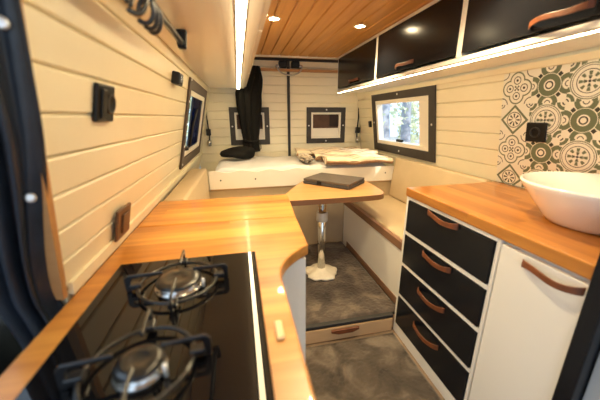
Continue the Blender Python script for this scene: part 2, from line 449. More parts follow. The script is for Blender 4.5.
w = struct(ring(PL, WLY0, WLY1, WLZ0, WLZ1, .065, .0015, .014).build('window_1', M['frame_brown'], bevel=.003))
ring(PL, WLY0 + .065, WLY1 - .065, WLZ0 + .065, WLZ1 - .065, .034, -.03, .006).build('inner_frame', M['frame_cream'], w, bevel=.004)
q0, q1, q2, q3 = WLY0 + .099, WLY1 - .099, WLZ0 + .099, WLZ1 - .099
qm = q0 + .22
slab(PL, qm, q1, q2, q3, -.016, -.010).build('blue_pane', M['blue_glass'], w)
slab(PL, q0, qm, q2, q3, -.016, -.010).build('clear_pane', M['clear_glass'], w)
slab(PL, qm - .012, qm + .012, q2, q3, -.010, -.004).build('mullion', M['black'], w, bevel=.003)
MB().tube([PL(qm + .05, q2 + .02, -.001), PL(qm + .08, q2 + .16, .000), PL(qm + .20, q3 - .08, .0)], .010, 8).build('stay_arm', M['black'], w)
MB().lathe(PL(q0 + .12, q2 + .001, -.004), [(.022, 0), (.022, .02), (.012, .03), (0, .032)], 12).build('latch_knob', M['black'], w)
for yy, zz in ((WLY0 + .03, .98 + .02), (WLY0 + .03, 1.12), (WLY0 + .03, 1.26), (WLY0 + .03, 1.40), (WLY0 + .03, 1.53)):
    screw(PL, yy, zz, .014, w, .008)

w = struct(ring(PR, WRY0, WRY1, WRZ0, WRZ1, FW, .0015, .014).build('window_2', M['frame_dark'], bevel=.003))
ring(PR, WRY0 + FW, WRY1 - FW, WRZ0 + FW, WRZ1 - FW, .035, -.05, .010).build('inner_frame', M['frame_cream'], w, bevel=.004)
q0, q1, q2, q3 = WRY0 + FW + .035, WRY1 - FW - .035, WRZ0 + FW + .035, WRZ1 - FW - .035
slab(PR, q0, q1, q2, q3, -.048, -.042).build('pane', M['clear_glass'], w)
slab(PR, q0, q0 + .026, q2, q3, -.040, .004).build('blind_rail', M['frame_cream'], w, bevel=.003)
slab(PR, q0 + .032, q0 + .105, q2, q3, -.040, -.004).build('blind_rail', M['frame_cream'], w, bevel=.003)
slab(PR, q1 - .40, q1 - .30, q2, q2 + .022, -.035, -.015).build('latch', M['black'], w, bevel=.003)
for u, z in (((WRY0 + WRY1) / 2, WRZ0 + .035), ((WRY0 + WRY1) / 2, WRZ1 - .035), (WRY0 + .035, (WRZ0 + WRZ1) / 2), (WRY1 - .035, (WRZ0 + WRZ1) / 2)): screw(PR, u, z, .014, w)

for n, (a, b) in enumerate(RW):
    w = struct(ring(PB, a, b, *RZ, .055, .0015, .014).build('window_%d' % (n + 3), M['frame_dark'], bevel=.003))
    ring(PB, a + .055, b - .055, RZ[0] + .055, RZ[1] - .055, .022, -.03, .010).build('inner_frame', M['frame_cream'], w, bevel=.003)
    a2, b2, c2, e2 = a + .077, b - .077, RZ[0] + .077, RZ[1] - .077
    zm = c2 + .095
    slab(PB, a2, b2, c2, zm, -.026, -.010).build('blind', M['frame_cream'], w)
    slab(PB, a2, b2, zm, e2, -.028, -.022).build('pane', M['brown_pane'], w)
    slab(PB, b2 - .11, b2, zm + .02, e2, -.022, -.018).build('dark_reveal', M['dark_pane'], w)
    for u, z in (((a + b) / 2, RZ[0] + .026), ((a + b) / 2, RZ[1] - .026), (a + .026, sum(RZ) / 2), (b - .026, sum(RZ) / 2)): screw(PB, u, z, .014, w)

# ------------------------------------------------------------------ rear hardware
o = MB().box(.10, 1.30, YB - .045, YB - .02, 1.772, 1.799).build('wooden_batten', M['batten'], loc=(.7, YB - .035, 1.772), bevel=.003)
tag(o, 'narrow orange wooden batten running across above the rear doors', 'batten')
t = thing('door_latch', 'dark double latch with a pale cable loop at the top of the rear doors', 'latch', (.58, YB - .03, 1.80))
for s in (-1, 1):
    MB().box(.58 + s * .07 - .042, .58 + s * .07 + .042, YB - .068, YB - .002, 1.808, 1.872).build('latch_body', M['black'], t, bevel=.008)
    MB().box(.58 + s * .125 - .02, .58 + s * .125 + .02, YB - .06, YB - .002, 1.803, 1.835).build('bracket', M['steel'], t, bevel=.004)
path = [(.58 + .135 * math.cos(PI + PI * k / 16), YB - .085, 1.815 + .085 * math.sin(PI + PI * k / 16)) for k in range(17)]
MB().tube([(.445, YB - .06, 1.822)] + path + [(.715, YB - .06, 1.822)], .008, 8).build('cable', M['wheel'], t)
def hinge(name, x, label, s):
    t = thing(name, label, 'strap', (x, YB - .02, .99))
    MB().tube([(x, YB - .014, 1.01), (x + s * .006, YB - .018, 1.12), (x - s * .006, YB - .016, 1.30), (x, YB - .014, 1.52)], .011, 8, flat=.6).build('strap', M['black_cloth'], t)
    MB().box(x - .024, x + .024, YB - .05, YB - .002, 1.11, 1.18).build('buckle', M['black'], t, bevel=.008)
    MB().lathe((x, YB - .03, 1.03), [(0, -.035), (.02, -.03), (.024, 0), (.02, .03), (0, .035)], 14).build('end_clip', M['steel'], t)
    return t
hinge('tie_strap', -.315, 'thin dark strap with buckle hanging in the left rear corner', 1)
hinge('tie_strap', 1.415, 'thin dark strap with buckle hanging in the right rear corner', -1)
o = slab(PR, 2.945, 2.995, 1.19, 1.255, .001, .022).build('wall_switch', M['black'], loc=PR(2.97, 1.19), bevel=.005)
tag(o, 'small black switch on the right wall beyond the big window', 'switch')

# black curtain bunched at the rear, its rail along the left cabinet
mb = MB()
def cur(u, v_):
    z = 1.80 - v_ * .86
    ww = [.05, .10, .115, .112, .10, .088, .075, .085]
    i = min(int(v_ * 7), 6); fr = v_ * 7 - i; wd = ww[i] * (1 - fr) + ww[i + 1] * fr
    cx = .20 - .07 * min(1, v_ / .3)
    a = u * 2 * PI
    k = 1 + .16 * math.sin(7 * a + 2 * v_) + .08 * math.sin(13 * a + 5 * v_)
    return (cx + wd * k * math.cos(a), YB - .145 + .055 * k * math.sin(a) * (wd / .1), z)
mb.grid(cur, 84, 30)
ct = thing('rear_curtain', 'black cloth curtain tied in a bunch before the left rear window', 'curtain', (.14, YB - .145, .90))
mb.build('cloth', M['black_cloth'], ct)
MB().tube([(.13 + .075 * math.cos(k / 10 * PI * 2), YB - .145 + .06 * math.sin(k / 10 * PI * 2), 1.07 + .02 * math.sin(k / 10 * PI * 2)) for k in range(10)], .009, 8, closed=True).build('tie_back', M['black'], ct)
MB().tube([(.19, YB - .26, 1.09), (.225, YB - .27, 1.05), (.225, YB - .275, .98), (.17, YB - .28, .95)], .01, 8, flat=.5).build('tie_tail', M['black'], ct)
mb = MB()
def tail(u, v_):
    a = v_ * 2 * PI; x = .16 - .36 * u
    r = .075 * (1 - .45 * u) * (1 + .15 * math.sin(3 * a + 6 * u)) * (math.sin(PI * min(max(u, .0), 1)) ** .25 if 0 < u < 1 else .02)
    return (x, YB - .30 + r * 1.6 * math.cos(a), (.885 + .068) + r * .98 * math.sin(a) - .012 * u)
mb.grid(tail, 30, 24); mb.build('gathered_hem', M['black_cloth'], ct)
t = thing('curtain_rail', 'dark brown wooden curtain rail with black brackets beside the left overhead cabinet', 'rail', (.18, 2.2, 1.86))
MB().box(.15, .18, .9, 3.05, 1.855, 1.885).build('rail', M['batten_y'], t, bevel=.003)
for y in (1.75, 2.4, 2.95): MB().box(.145, .20, y - .03, y + .03, 1.848, 1.899).build('bracket', M['black'], t, bevel=.005)

# ------------------------------------------------------------------ left overhead cabinet with LED strip
LB = 1.575
t = thing('overhead_cabinet', 'glossy white overhead cabinet running along the left wall', 'cabinet', (-.1, 1.5, LB))
MB().hexa([(xl(LB) + .012, .1, LB), (.088, .1, LB), (.088, 3.05, LB), (xl(LB) + .012, 3.05, LB), (-.20, .1, 1.897), (.088, .1, 1.897), (.088, 3.05, 1.897), (-.20, 3.05, 1.897)]).build('body', M['gloss_white'], t, bevel=.006)
for y0, y1 in ((.12, 1.1), (1.11, 2.1), (2.11, 3.04)): MB().box(.089, .106, y0, y1, LB + .012, 1.885).build('door', M['gloss_white'], t, bevel=.003)
t = thing('led_strip', 'long glowing strip light under the left overhead cabinet', 'light', (.025, 1.5, LB))
MB().box(.012, .044, .12, 3.04, LB - .004, LB - .0005).build('channel', M['steel'], t)
MB().box(.016, .040, .13, 3.03, LB - .008, LB - .004).build('diffuser', M['led'], t)
# coat rail below it
t = thing('coat_rail', 'black tube rail fixed under the left overhead cabinet', 'rail', (-.163, .7, 1.53))
MB().tube([(-.163, .35, 1.535), (-.163, 1.09, 1.535)], .0095, 12).build('rod', M['black_metal'], t)
MB().extrude([(-.183, 1.085, LB - .001), (-.143, 1.085, LB - .001), (-.150, 1.085, 1.518), (-.176, 1.085, 1.518)], (0, .022, 0)).build('bracket', M['black'], t, bevel=.004)
for k, y in enumerate((.61, .65, .69, .74)):
    pts = []
    for q in range(24):
        a = -2.2 + q / 23 * 5.4
        pts.append((-.163 +   .018 * math.cos(a) * (1 if q < 18 else 1.25), y + .022 * math.sin(q / 23 * 2 + k), 1.527 - .022 + .029 * math.sin(a)))
    o = MB().tube(pts, .0045, 8).build('hanging_hook', M['black_metal'], loc=(-.163, y, 1.535))
    tag(o, 'black wire hook hanging on the rail under the left overhead cabinet', 'hook', 'wire hooks on the black rail')

# ------------------------------------------------------------------ left wall fittings
t = thing('wall_socket', 'black power socket on the left wall near the dark curtain', 'socket', PL(.802, 1.335))
slab(PL, .755, .850, 1.292, 1.378, .0005, .011).build('plate', M['black'], t, bevel=.004)
slab(PL, .77, .797, 1.302, 1.368, .011, .016).build('side_cover', M['black'], t, bevel=.003)
MB().lathe(PL(.821, 1.335, .011), [(.024, 0), (.024, .005), (.019, .005), (.018, -.002), (0, -.002)], 24, (1, 0, -KL)).build('socket_well', M['rubber'], t)
t = thing('light_switch', 'brown light switch on the left wall just above the counter', 'switch', PL(.95, .97))
slab(PL, .90, 1.01, .932, 1.03, .009, .018).build('plate', M['brown_plastic'], t, bevel=.004)
slab(PL, .93, .985, .95, 1.012, .018, .024).build('rocker', M['brown_plastic'], t, bevel=.003)
t = thing('control_knob', 'small black dimmer box on the left wall before the window', 'control', PL(1.55, 1.48))
slab(PL, 1.50, 1.60, 1.455, 1.51, .0005, .035).build('box', M['black'], t, bevel=.006)
slab(PL, 1.525, 1.575, 1.468, 1.498, .035, .040).build('dial', M['steel'], t, bevel=.003)

# ------------------------------------------------------------------ left counter
cab = thing('galley_cabinet', 'white galley cabinet with rounded corner below the wooden counter', 'cabinet', (-.1, .8, 0))
poly = [(-.40, .10), (.070, .10), (.072, .62)]
for k in range(9):
    a = k / 8 * PI / 2
    poly.append((.072 + .118 * (1 - math.cos(a)), .69 + .115 * math.sin(a)))
poly += [(.20, 1.30), (.21, 1.44), (-.40, 1.44)]
MB().prism(poly, 0, .858).build('body', M['white'], cab, bevel=.002)
def csurf(y):    # right edge of the counter
    if y < .64: return .088
    if y < .82:
        tt = (y - .64) / .18; return .088 + .114 * tt ** 2.2
    return .202 + (y - .82) * .062
ys = [.12] + [.64 + .18 * k / 12 for k in range(13)]
poly = [(-.405, .12)] + [(csurf(y), y) for y in ys] + [(.2145, 1.093), (-.405, 1.105)]
o = MB().prism(poly, .860, .90).build('wooden_counter', M['counter'], loc=(0, .6, .86), bevel=.006)
tag(o, 'light orange wooden counter top with a rounded bite that carries the black hob', 'worktop')
poly = [(-.405, 1.109), (.2148, 1.097), (.2395, 1.437), (.225, 1.452), (-.405, 1.455)]
o = MB().prism(poly, .860, .90).build('wooden_counter', M['counter'], loc=(0, 1.3, .86), bevel=.006)
tag(o, 'light orange wooden counter section beyond the seam, ending at the left bench', 'worktop')
o = MB().box(.046, .062, .425, .475, .9005, .908).build('wooden_peg', M['peg'], loc=(.05, .45, .90), bevel=.005)
tag(o, 'small pale wooden peg lying on the counter right of the hob', 'peg')

# gas hob
HZ = .9005
hob = thing('gas_hob', 'two burner gas hob in black glass set on the left counter', 'hob', (-.16, .53, HZ))
MB().box(-.345, .028, .27, .793, HZ, HZ + .007).build('glass_plate', M['hob_glass'], hob, bevel=.003)
gz = HZ + .0075
def burner(cx, cy, sc):
    b = MB().lathe((cx, cy, gz), [(.060 * sc, 0), (.058 * sc, .003), (.050 * sc, .005), (.052 * sc, .011), (.030, .012), (0, .012)], 36).build('burner', M['steel'], hob)
    MB().lathe((cx, cy, gz + .0125), [(.0, 0), (.052 * sc, 0), (.055 * sc, .003), (.050 * sc, .008), (.024 * sc, .0095), (.022 * sc, .0085), (0, .0085)], 36).build('burner_cap', M['black_metal'], b)
    MB().lathe((cx + .062 * sc, cy - .02, gz), [(.004, 0), (.004, .022), (0, .024)], 8).build('igniter', M['ceramic'], b)
def support(cx, cy, r, rot, ang):
    z = gz + .012
    s = MB().tube([(cx + r * math.cos(k / 40 * 2 * PI), cy + r * math.sin(k / 40 * 2 * PI), z) for k in range(40)], .0038, 8, closed=True).build('pan_support', M['black_metal'], hob)
    for a in ang:
        a += rot; d = V((math.cos(a), math.sin(a), 0)); n = V((-d.y, d.x, 0))
        c = V((cx, cy, 0))
        prof = [(r + .028, gz), (r + .028, gz + .034), (r + .020, gz + .043), (.034, gz + .043), (.034, gz + .035), (r + .012, gz + .034), (r + .016, gz + .026), (r + .016, gz)]
        pts = [c + d * q + V((0, 0, h)) - n * .0025 for q, h in prof]
        MB().extrude(pts, n * .005).build('support_arm', M['black_metal'], s, bevel=.0015)
        pt = c + d * r
        MB().extrude([pt + d * -.006 - n * .009 + V((0, 0, z - .004)), pt + d * .018 - n * .009 + V((0, 0, z - .004)), pt + d * .018 - n * .009 + V((0, 0, z + .008)), pt + d * -.006 - n * .009 + V((0, 0, z + .008))], n * .018).build('support_clip', M['black_metal'], s, bevel=.0015)
burner(-.163, .648, .94); support(-.163, .648, .088, .05, (0, PI / 2, PI, PI * 1.5))
burner(-.178, .405, .68); support(-.178, .405, .082, .10, (0, PI / 2, PI, PI * 1.5))

# ------------------------------------------------------------------ curtain and cab trim at the left edge
t = thing('window_curtain', 'dark navy padded curtain with snap buttons at the left edge of the view', 'curtain', (-.40, .56, .6))
def nc(u, v_):
    z = 1.56 - v_ * 1.06
    e = PL(ye(z) - .03, z) + V((.006, 0, 0))
    k_ = min(1, max(0, (1.30 - z) / .37)); e.x -= k_ * k_ * max(0, e.x + .428)
    e.x = min(e.x, -.428) if z < .93 else e.x
    w = max(.75, 1.25 - .9 * v_)
    fold = .013 * math.sin(u * 19 + 2 * v_) + .006 * math.sin(u * 43 + 1.3)
    return (e.x - u * .105 * w + .006 * math.sin(u * 26 + 3 * v_), e.y + fold - u * .012, z)
mb = MB(); mb.grid(nc, 70, 45); mb.build('cloth', M['navy_cloth'], t, solid=.006)
for (u, z) in ((.105, 1.425), (.075, 1.165)):
    p = V(nc(u, (1.56 - z) / 1.06))
    MB().lathe((p.x, p.y - .009, z), [(.0085, 0), (.008, .003), (.005, .004), (0, .003)], 16, (.2, -1, 0)).build('snap_button', M['snap'], t)
o = MB().box(-.98, -.90, -.2, 1.8, .2, 1.35).build('cab_door_trim', M['bluegrey'], loc=(-.94, .5, .2), bevel=.02)
tag(o, 'blue grey door trim panel glimpsed behind the navy curtain', 'panel')
mb = MB()
prof = [(.02, .80), (.07, .79), (.11, .75), (.125, .68), (.13, .40), (.12, .05), (.11, 0)][::-1]
mb.lathe((-.72, .76, 0), prof, 28)
o = mb.build('cab_seat', M['black'], loc=(-.72, .76, 0))
tag(o, 'dark rounded seat back seen low at the left edge beside the counter', 'seat')
o = MB().tube([(-.598, .80, .94), (-.604, .80, .87), (-.611, .80, .80), (-.613, .80, .72)], [.003, .007, .009, .008], 8).build('grab_strap', M['pale_grey'], loc=(-.605, .80, .72))
tag(o, 'thin pale curved strap between the navy curtain and the blue grey panel', 'strap')

# ------------------------------------------------------------------ right galley
FX = .885
body = thing('drawer_cabinet', 'white kitchen cabinet with four black drawers', 'cabinet', (1.1, 1.03, 0))
b = MB()
b.box(FX, 1.452, .742, 1.33, 0.0, .055); b.box(FX, 1.452, .742, .758, .055, .882); b.box(FX, 1.452, 1.312, 1.33, .055, .882)
b.box(1.44, 1.452, .758, 1.312, .055, .882); b.box(FX, 1.44, .758, 1.312, .866, .882)
zs = [(.073, .262), (.284, .468), (.490, .664), (.686, .864)]
b.box(FX, FX + .02, .758, 1.312, .055, .073)
for (a, c), (d, e) in zip(zs, zs[1:]): b.box(FX, FX + .02, .758, 1.312, c, d)
b.build('body', M['white'], body, bevel=.002)
def strap(p0, p1, out, parent, w=.011, sag=.012):
    p0, p1, out = V(p0), V(p1), V(out); d = p1 - p0; up_ = V((0, 0, 1))
    top = []; bot = []
    n = 18
    vs = []
    for k in range(n + 1):
        s = k / n; h = out * (.004 + .030 * math.sin(PI * s) ** .6); zz = sag * math.sin(2 * PI * s) * .5
        ww = w * (1 + .35 * abs(2 * s - 1) ** 4)
        c = p0 + d * s + h + up_ * zz
        vs += [c - up_ * ww - out * .002, c + up_ * ww - out * .002, c + up_ * ww + out * .004, c - up_ * ww + out * .004]
    fs = [(0, 1, 2, 3), tuple(4 * n + q for q in (3, 2, 1, 0))]
    for k in range(n):
        for q in range(4): fs.append((4 * k + q, 4 * k + (q + 1) % 4, 4 * k + 4 + (q + 1) % 4, 4 * k + 4 + q))
    return MB().add(vs, fs, False).build('handle', M['leather'], parent, bevel=.002)
for k, (a, c) in enumerate(zs):
    d = MB().box(FX - .004, FX + .35, .764, 1.306, a + .001, c - .001).build('drawer', M['black_front'], body, bevel=.0015)
    zc = c - .028 if k == 3 else (a + c) / 2 + .045
    zc = (.858, .640, .425, .213)[3 - k]
    strap((FX - .004, 1.13, zc), (FX - .004, .935, zc + (-.004, .008, .014, .014)[3 - k]), (-1, 0, 0), d, sag=.010)
cup = thing('cupboard', 'white kitchen cupboard with a single flush door under the basin', 'cupboard', (1.1, .6, 0))
MB().box(FX + .018, 1.452, .469, .736, 0, .882).build('body', M['white'], cup, bevel=.002)
d = MB().box(FX - .002, FX + .017, .472, .735, .012, .868).build('door', M['white'], cup, bevel=.002)
strap((FX - .002, .650, .842), (FX - .002, .476, .848), (-1, 0, 0), d, w=.010, sag=.014)
o = MB().box(FX - .022, 1.455, .424, .466, 0, 1.03).build('end_post', M['black_front'], loc=(1.15, .445, 0), bevel=.004)
tag(o, 'black upright end panel at the near end of the kitchen', 'panel')
o = MB().box(.90, 1.40, .0, .422, 0, .90).build('side_partition', M['pale_grey'], loc=(1.15, .2, 0), bevel=.004)
tag(o, 'pale grey partition in the lower right corner beyond the black end panel', 'panel')
mb = MB().hexa([(.876, .468, .884), (1.470, .468, .884), (1.470, 1.345, .884), (.876, 1.332, .884), (.876, .468, .93), (1.466, .468, .93), (1.466, 1.345, .93), (.876, 1.332, .93)])
o = mb.build('kitchen_worktop', M['worktop'], loc=(1.1, .9, .884), bevel=.005)
tag(o, 'golden brown wooden worktop over the drawers carrying the white basin', 'worktop')
# basin
prof = [(.0, 0), (.125, 0), (.140, .004), (.152, .02), (.178, .055), (.207, .095), (.228, .125), (.236, .138), (.236, .144), (.231, .147), (.224, .143), (.196, .098), (.165, .05), (.14, .026), (.08, .018), (.0, .016)]
bs = thing('wash_basin', 'round white ceramic vessel basin standing on the worktop', 'basin', (1.212, .69, .9305))
MB().lathe((1.212, .69, .9305), prof, 64).build('bowl', M['ceramic'], bs)
MB().lathe((1.212, .69, .947), [(.0, 0), (.022, 0), (.022, .003), (.016, .004), (0, .003)], 24).build('drain', M['chrome'], bs)
# tiles
mb = MB(); tu, tv = .158, .156
ta, tb = 1.348, -.25; z0, z1 = .9315, 1.512
vs = [PR(ta, z0, .001), PR(tb, z0, .001), PR(tb, z1, .001), PR(ta, z1, .001), PR(ta, z0, .004), PR(tb, z0, .004), PR(tb, z1, .004), PR(ta, z1, .004)]
mb.hexa(vs)
tl = mb.build('tile_panel', M['tiles'], loc=PR(.6, .9315))
me = tl.data; uvl = me.uv_layers.new(name='UVMap')
for lp in me.loops:
    p = me.vertices[lp.vertex_index].co + OFF[tl.name]
    uvl.data[lp.index].uv = ((ta - p.y) / tu, (z1 - p.z) / .99 / tv)
tag(tl, 'splashback of green and cream patterned tiles behind the basin', 'tiles')
t = thing('wall_socket', 'black power socket on the patterned tiles above the basin', 'socket', PR(1.14, 1.225))
slab(PR, 1.092, 1.190, 1.178, 1.270, .0045, .015).build('plate', M['black'], t, bevel=.004)
MB().lathe(PR(1.141, 1.224, .015), [(.026, 0), (.026, .004), (.020, .004), (.019, -.004), (0, -.004)], 24, (-1, 0, -KR)).build('socket_well', M['rubber'], t)

# ------------------------------------------------------------------ right overhead cabinets
UX = 1.07; UB, UT = 1.552, 1.897
def upper(y0, y1, label, hy):
    t = thing('wall_cabinet', label, 'cabinet', (1.2, (y0 + y1) / 2, UB), 'overhead cabinets with black doors')
    b = MB()
    xb = xr(1.72) - .03; xb2 = xr(1.552) - .034
    b.hexa([(UX, y0, UB), (xb2, y0, UB), (xb2, y1, UB), (UX, y1, UB), (UX, y0, UB + .022), (xb2, y0, UB + .022), (xb2, y1, UB + .022), (UX, y1, UB + .022)])
    b.box(UX, xb, y0, y1, UT - .018, UT); b.box(UX, xb, y0, y0 + .016, UB + .022, UT - .018); b.box(UX, xb, y1 - .016, y1, UB + .022, UT - .018)
    b.box(xb - .01, xb, y0 + .016, y1 - .016, UB + .022, UT - .018)
    b.build('body', M['white'], t, bevel=.002)
    d = MB().box(UX - .003, UX + .015, y0 + .018, y1 - .018, UB + .036, UT - .021).build('door', M['black_front'], t, bevel=.002)
    strap((UX - .003, hy + .10, 1.612), (UX - .003, hy - .10, 1.622), (-1, 0, 0), d, w=.009, sag=.010)
    return t
upper(2.195, 3.075, 'black fronted overhead cabinet farthest from the camera on the right', 2.62)
upper(1.315, 2.192, 'black fronted overhead cabinet above the right window, middle one of the row', 1.78)
upper(.30, 1.312, 'black fronted overhead cabinet above the patterned tiles', .86)
t = thing('led_strip', 'long glowing strip light along the lower edge of the black overhead cabinets', 'light', (UX, 1.6, 1.54))
MB().box(UX + .002, UX + .026, .302, 3.07, 1.546, 1.5519).build('channel', M['steel'], t)
MB().box(UX + .004, UX + .012, .31, 3.06, 1.5425, 1.546).build('diffuser', M['led'], t)

# ------------------------------------------------------------------ ceiling spots
def spot(x, y, label, grp='recessed ceiling spots'):
    t = thing('ceiling_spot', label, 'light', (x, y, 1.9), grp)
    MB().lathe((x, y, 1.8995), [(.030, 0), (.030, -.004), (.043, -.003), (.045, 0)], 32).build('trim_ring', M['frame_cream'], t)
    MB().lathe((x, y, 1.898), [(.0, -.001), (.030, -.001), (.030, .001)], 32).build('lens', M['lamp'], t)
    l = bpy.data.lights.new('spot_light', 'SPOT'); l.energy = 28; l.color = (1, .79, .45); l.spot_size = 2.3; l.spot_blend = .6; l.shadow_soft_size = .03
    lo = bpy.data.objects.new('spot_light', l); C.objects.link(lo); lo.location = (x, y, 1.885)
spot(.268, 2.02, 'small round recessed spot in the wooden ceiling, the left one of two')
spot(.868, 2.06, 'small round recessed spot in the wooden ceiling beside the black cabinets')
for x in (.30, .868):
    spot(x, 1.05, 'small round recessed spot in the ceiling above the galley')

# ------------------------------------------------------------------ footwell, step, rugs
PX0, PX1 = .215, .938
t = thing('step_platform', 'low pale wooden step with a drawer front in the aisle', 'step', (.58, 1.8, 0))
MB().prism([(PX0, 1.330), (.874, 1.330), (.874, 1.345), (PX1, 1.345), (PX1, 2.418), (PX0, 2.418)], .0, .096).build('body', M['step_wood'], t, bevel=.002)
MB().prism([(PX0, 1.322), (.874, 1.322), (.874, 1.345), (PX1, 1.345), (PX1, 2.30), (PX0, 2.30)], .0965, .117).build('edge_trim', M['rubber'], t, bevel=.003)
d = MB().box(PX0 + .02, .868, 1.318, 1.3295, .004, .092).build('drawer_front', M['step_wood'], t, bevel=.002)
pts = [(.465, 1.316, .082), (.642, 1.316, .082), (.642, 1.316, .066), (.60, 1.316, .050), (.51, 1.316, .050), (.465, 1.316, .066)]
MB().extrude(pts, (0, -.012, 0)).build('handle', M['leather'], d, bevel=.003)
def rug(name, x0, x1, y0, y1, z, h, m, label, nx, ny):
    rnd = random.Random(3)
    from mathutils import noise as N
    mb = MB()
    def fn(u, v_):
        e = min(u * (x1 - x0), (1 - u) * (x1 - x0), v_ * (y1 - y0), (1 - v_) * (y1 - y0)); k = min(1, e / .012)
        x = x0 + u * (x1 - x0); y = y0 + v_ * (y1 - y0)
        return (x, y, z + h * k * (.55 + .35 * N.noise((x * 9, y * 9, 0)) + .30 * N.noise((x * 60, y * 60, 2)) + .25 * rnd.random()))
    mb.grid(fn, nx, ny)
    return tag(mb.build(name, m, loc=((x0 + x1) / 2, (y0 + y1) / 2, z), smooth=True), label, 'rug')
rug('shag_rug', .215, .868, .30, 1.300, .001, .012, M['shag'], 'grey brown shaggy rug on the floor of the aisle before the step', 150, 220)
rug('shag_rug', .225, .930, 1.350, 2.40, .1175, .014, M['shag2'], 'dark grey brown shaggy rug covering the raised step under the table', 150, 210)
o = MB().prism([(.860, 1.330), (.884, .80), (.884, .50), (.878, .50), (.872, .80), (.872, 1.312)], 0, .06)
# back of the footwell and the benches
o = MB().box(-.395, 1.44, 2.42, 2.44, .10, .70).build('bed_base_panel', M['beige'], loc=(.7, 2.43, .1), bevel=.003)
tag(o, 'beige upright panel closing the footwell below the bed', 'panel')
bn = thing('bench_seat', 'white bench box with a wooden edge along the right wall beside the table', 'bench', (1.2, 1.9, 0))
MB().box(.945, 1.44, 1.36, 2.415, 0, .505).build('box', M['white'], bn, bevel=.003)
MB().box(.934, .962, 1.36, 2.415, .506, .560).build('wooden_edge', M['edge_wood_y'], bn, bevel=.004)
MB().box(.9385, .9445, 1.36, 2.30, .112, .165).build('skirting', M['edge_wood_y'], bn, bevel=.002)
def cushion(name, pts8, m, label, cat, lab2=None):
    o = MB().hexa(pts8).build(name, m, loc=(V(pts8[0]) + V(pts8[2])) / 2, bevel=.018)
    o.modifiers['bevel'].segments = 4
    for p in o.data.polygons: p.use_smooth = True
    return tag(o, label, cat)
cushion('seat_cushion', [(.965, 1.36, .507), (1.425, 1.36, .507), (1.425, 2.414, .507), (.965, 2.414, .507), (.965, 1.36, .565), (1.425, 1.36, .565), (1.425, 2.414, .565), (.965, 2.414, .565)], M['beige'], 'flat beige seat cushion on the right bench', 'cushion')
cushion('back_cushion', [(1.385, 1.36, .567), (xr(.57) - .015, 1.36, .567), (xr(.57) - .015, 2.395, .567), (1.385, 2.395, .567), (1.42, 1.36, .935), (xr(.935) - .005, 1.36, .935), (xr(.935) - .005, 2.39, .935), (1.42, 2.39, .935)], M['beige'], 'long beige backrest cushion leaning on the right wall under the window', 'cushion')
bl = MB().box(-.42, .20, 1.458, 2.415, 0, .50).build('bench_seat', M['white'], loc=(-.1, 1.9, 0), bevel=.003)
tag(bl, 'white bench box along the left wall behind the counter', 'bench')
cushion('seat_cushion', [(-.258, 1.46, .502), (.20, 1.46, .502), (.20, 2.39, .502), (-.258, 2.39, .502), (-.258, 1.46, .565), (.20, 1.46, .565), (.20, 2.39, .565), (-.258, 2.39, .565)], M['beige'], 'flat beige seat cushion on the left bench behind the counter', 'cushion')
cushion('back_cushion', [(-.415, 1.458, .503), (-.272, 1.458, .503), (-.268, 2.395, .503), (-.415, 2.395, .503), (-.398, 1.458, .902), (-.285, 1.458, .902), (-.268, 2.395, .902), (-.398, 2.395, .902)], M['beige'], 'long beige backrest cushion against the left wall beyond the counter', 'cushion')
# bed
YP = 2.40
pts = [(-.262, YP, .715), (1.435, YP, .715), (1.435, YP, .845)]
xx = 1.435
for k in range(1, 61):
    x = 1.435 - k / 60 * (1.435 + .262)
    pts.append((x, YP, .852 + (.010 * math.sin((x + .262) / .235 * 2 * PI + .6) + .010 if x < .62 else 0)))
t = thing('bed_lip_board', 'pale board with a scalloped top edge along the front of the bed', 'board', (.6, YP, .715))
MB().extrude(pts, (0, .016, 0)).build('board', M['lip'], t)
for x in (-.17, .12, .75, 1.34): MB().lathe((x, YP, .79), [(.007, 0), (.006, .002), (0, .0025)], 12, (0, -1, 0)).build('screw', M['rubber'], t)
o = MB().box(-.262, 1.435, YP + .018, YB - .025, .70, .775).build('bed_platform', M['step_wood'], loc=(.6, 2.85, .7), bevel=.003)
tag(o, 'pale wooden bed platform at the rear below the mattress', 'bed base')
o = MB()
def mt(u, v_):
    x = -.255 + u * 1.68; y = YP + .035 + v_ * (YB - .06 - YP - .035)
    e = min(u, 1 - u, v_, 1 - v_); k = min(1, e * 22) ** .5
    return (x, y, .776 + .098 * k + .006 * math.sin(x * 9 + y * 4) * k + .004 * math.sin(x * 23 - y * 11) * k)
o.grid(mt, 60, 34)
n0 = len(o.v); w_ = 61
rim = [i for i in range(w_)] + [j * w_ + 60 for j in range(1, 35)] + [34 * w_ + i for i in range(59, -1, -1)] + [j * w_ for j in range(33, 0, -1)]
o.f.append(rim[::-1]); o.sm.append(False)
o = o.build('mattress', M['sheet'], loc=(.6, 2.85, .776))
tag(o, 'mattress with a pale grey white sheet across the rear of the van', 'mattress')
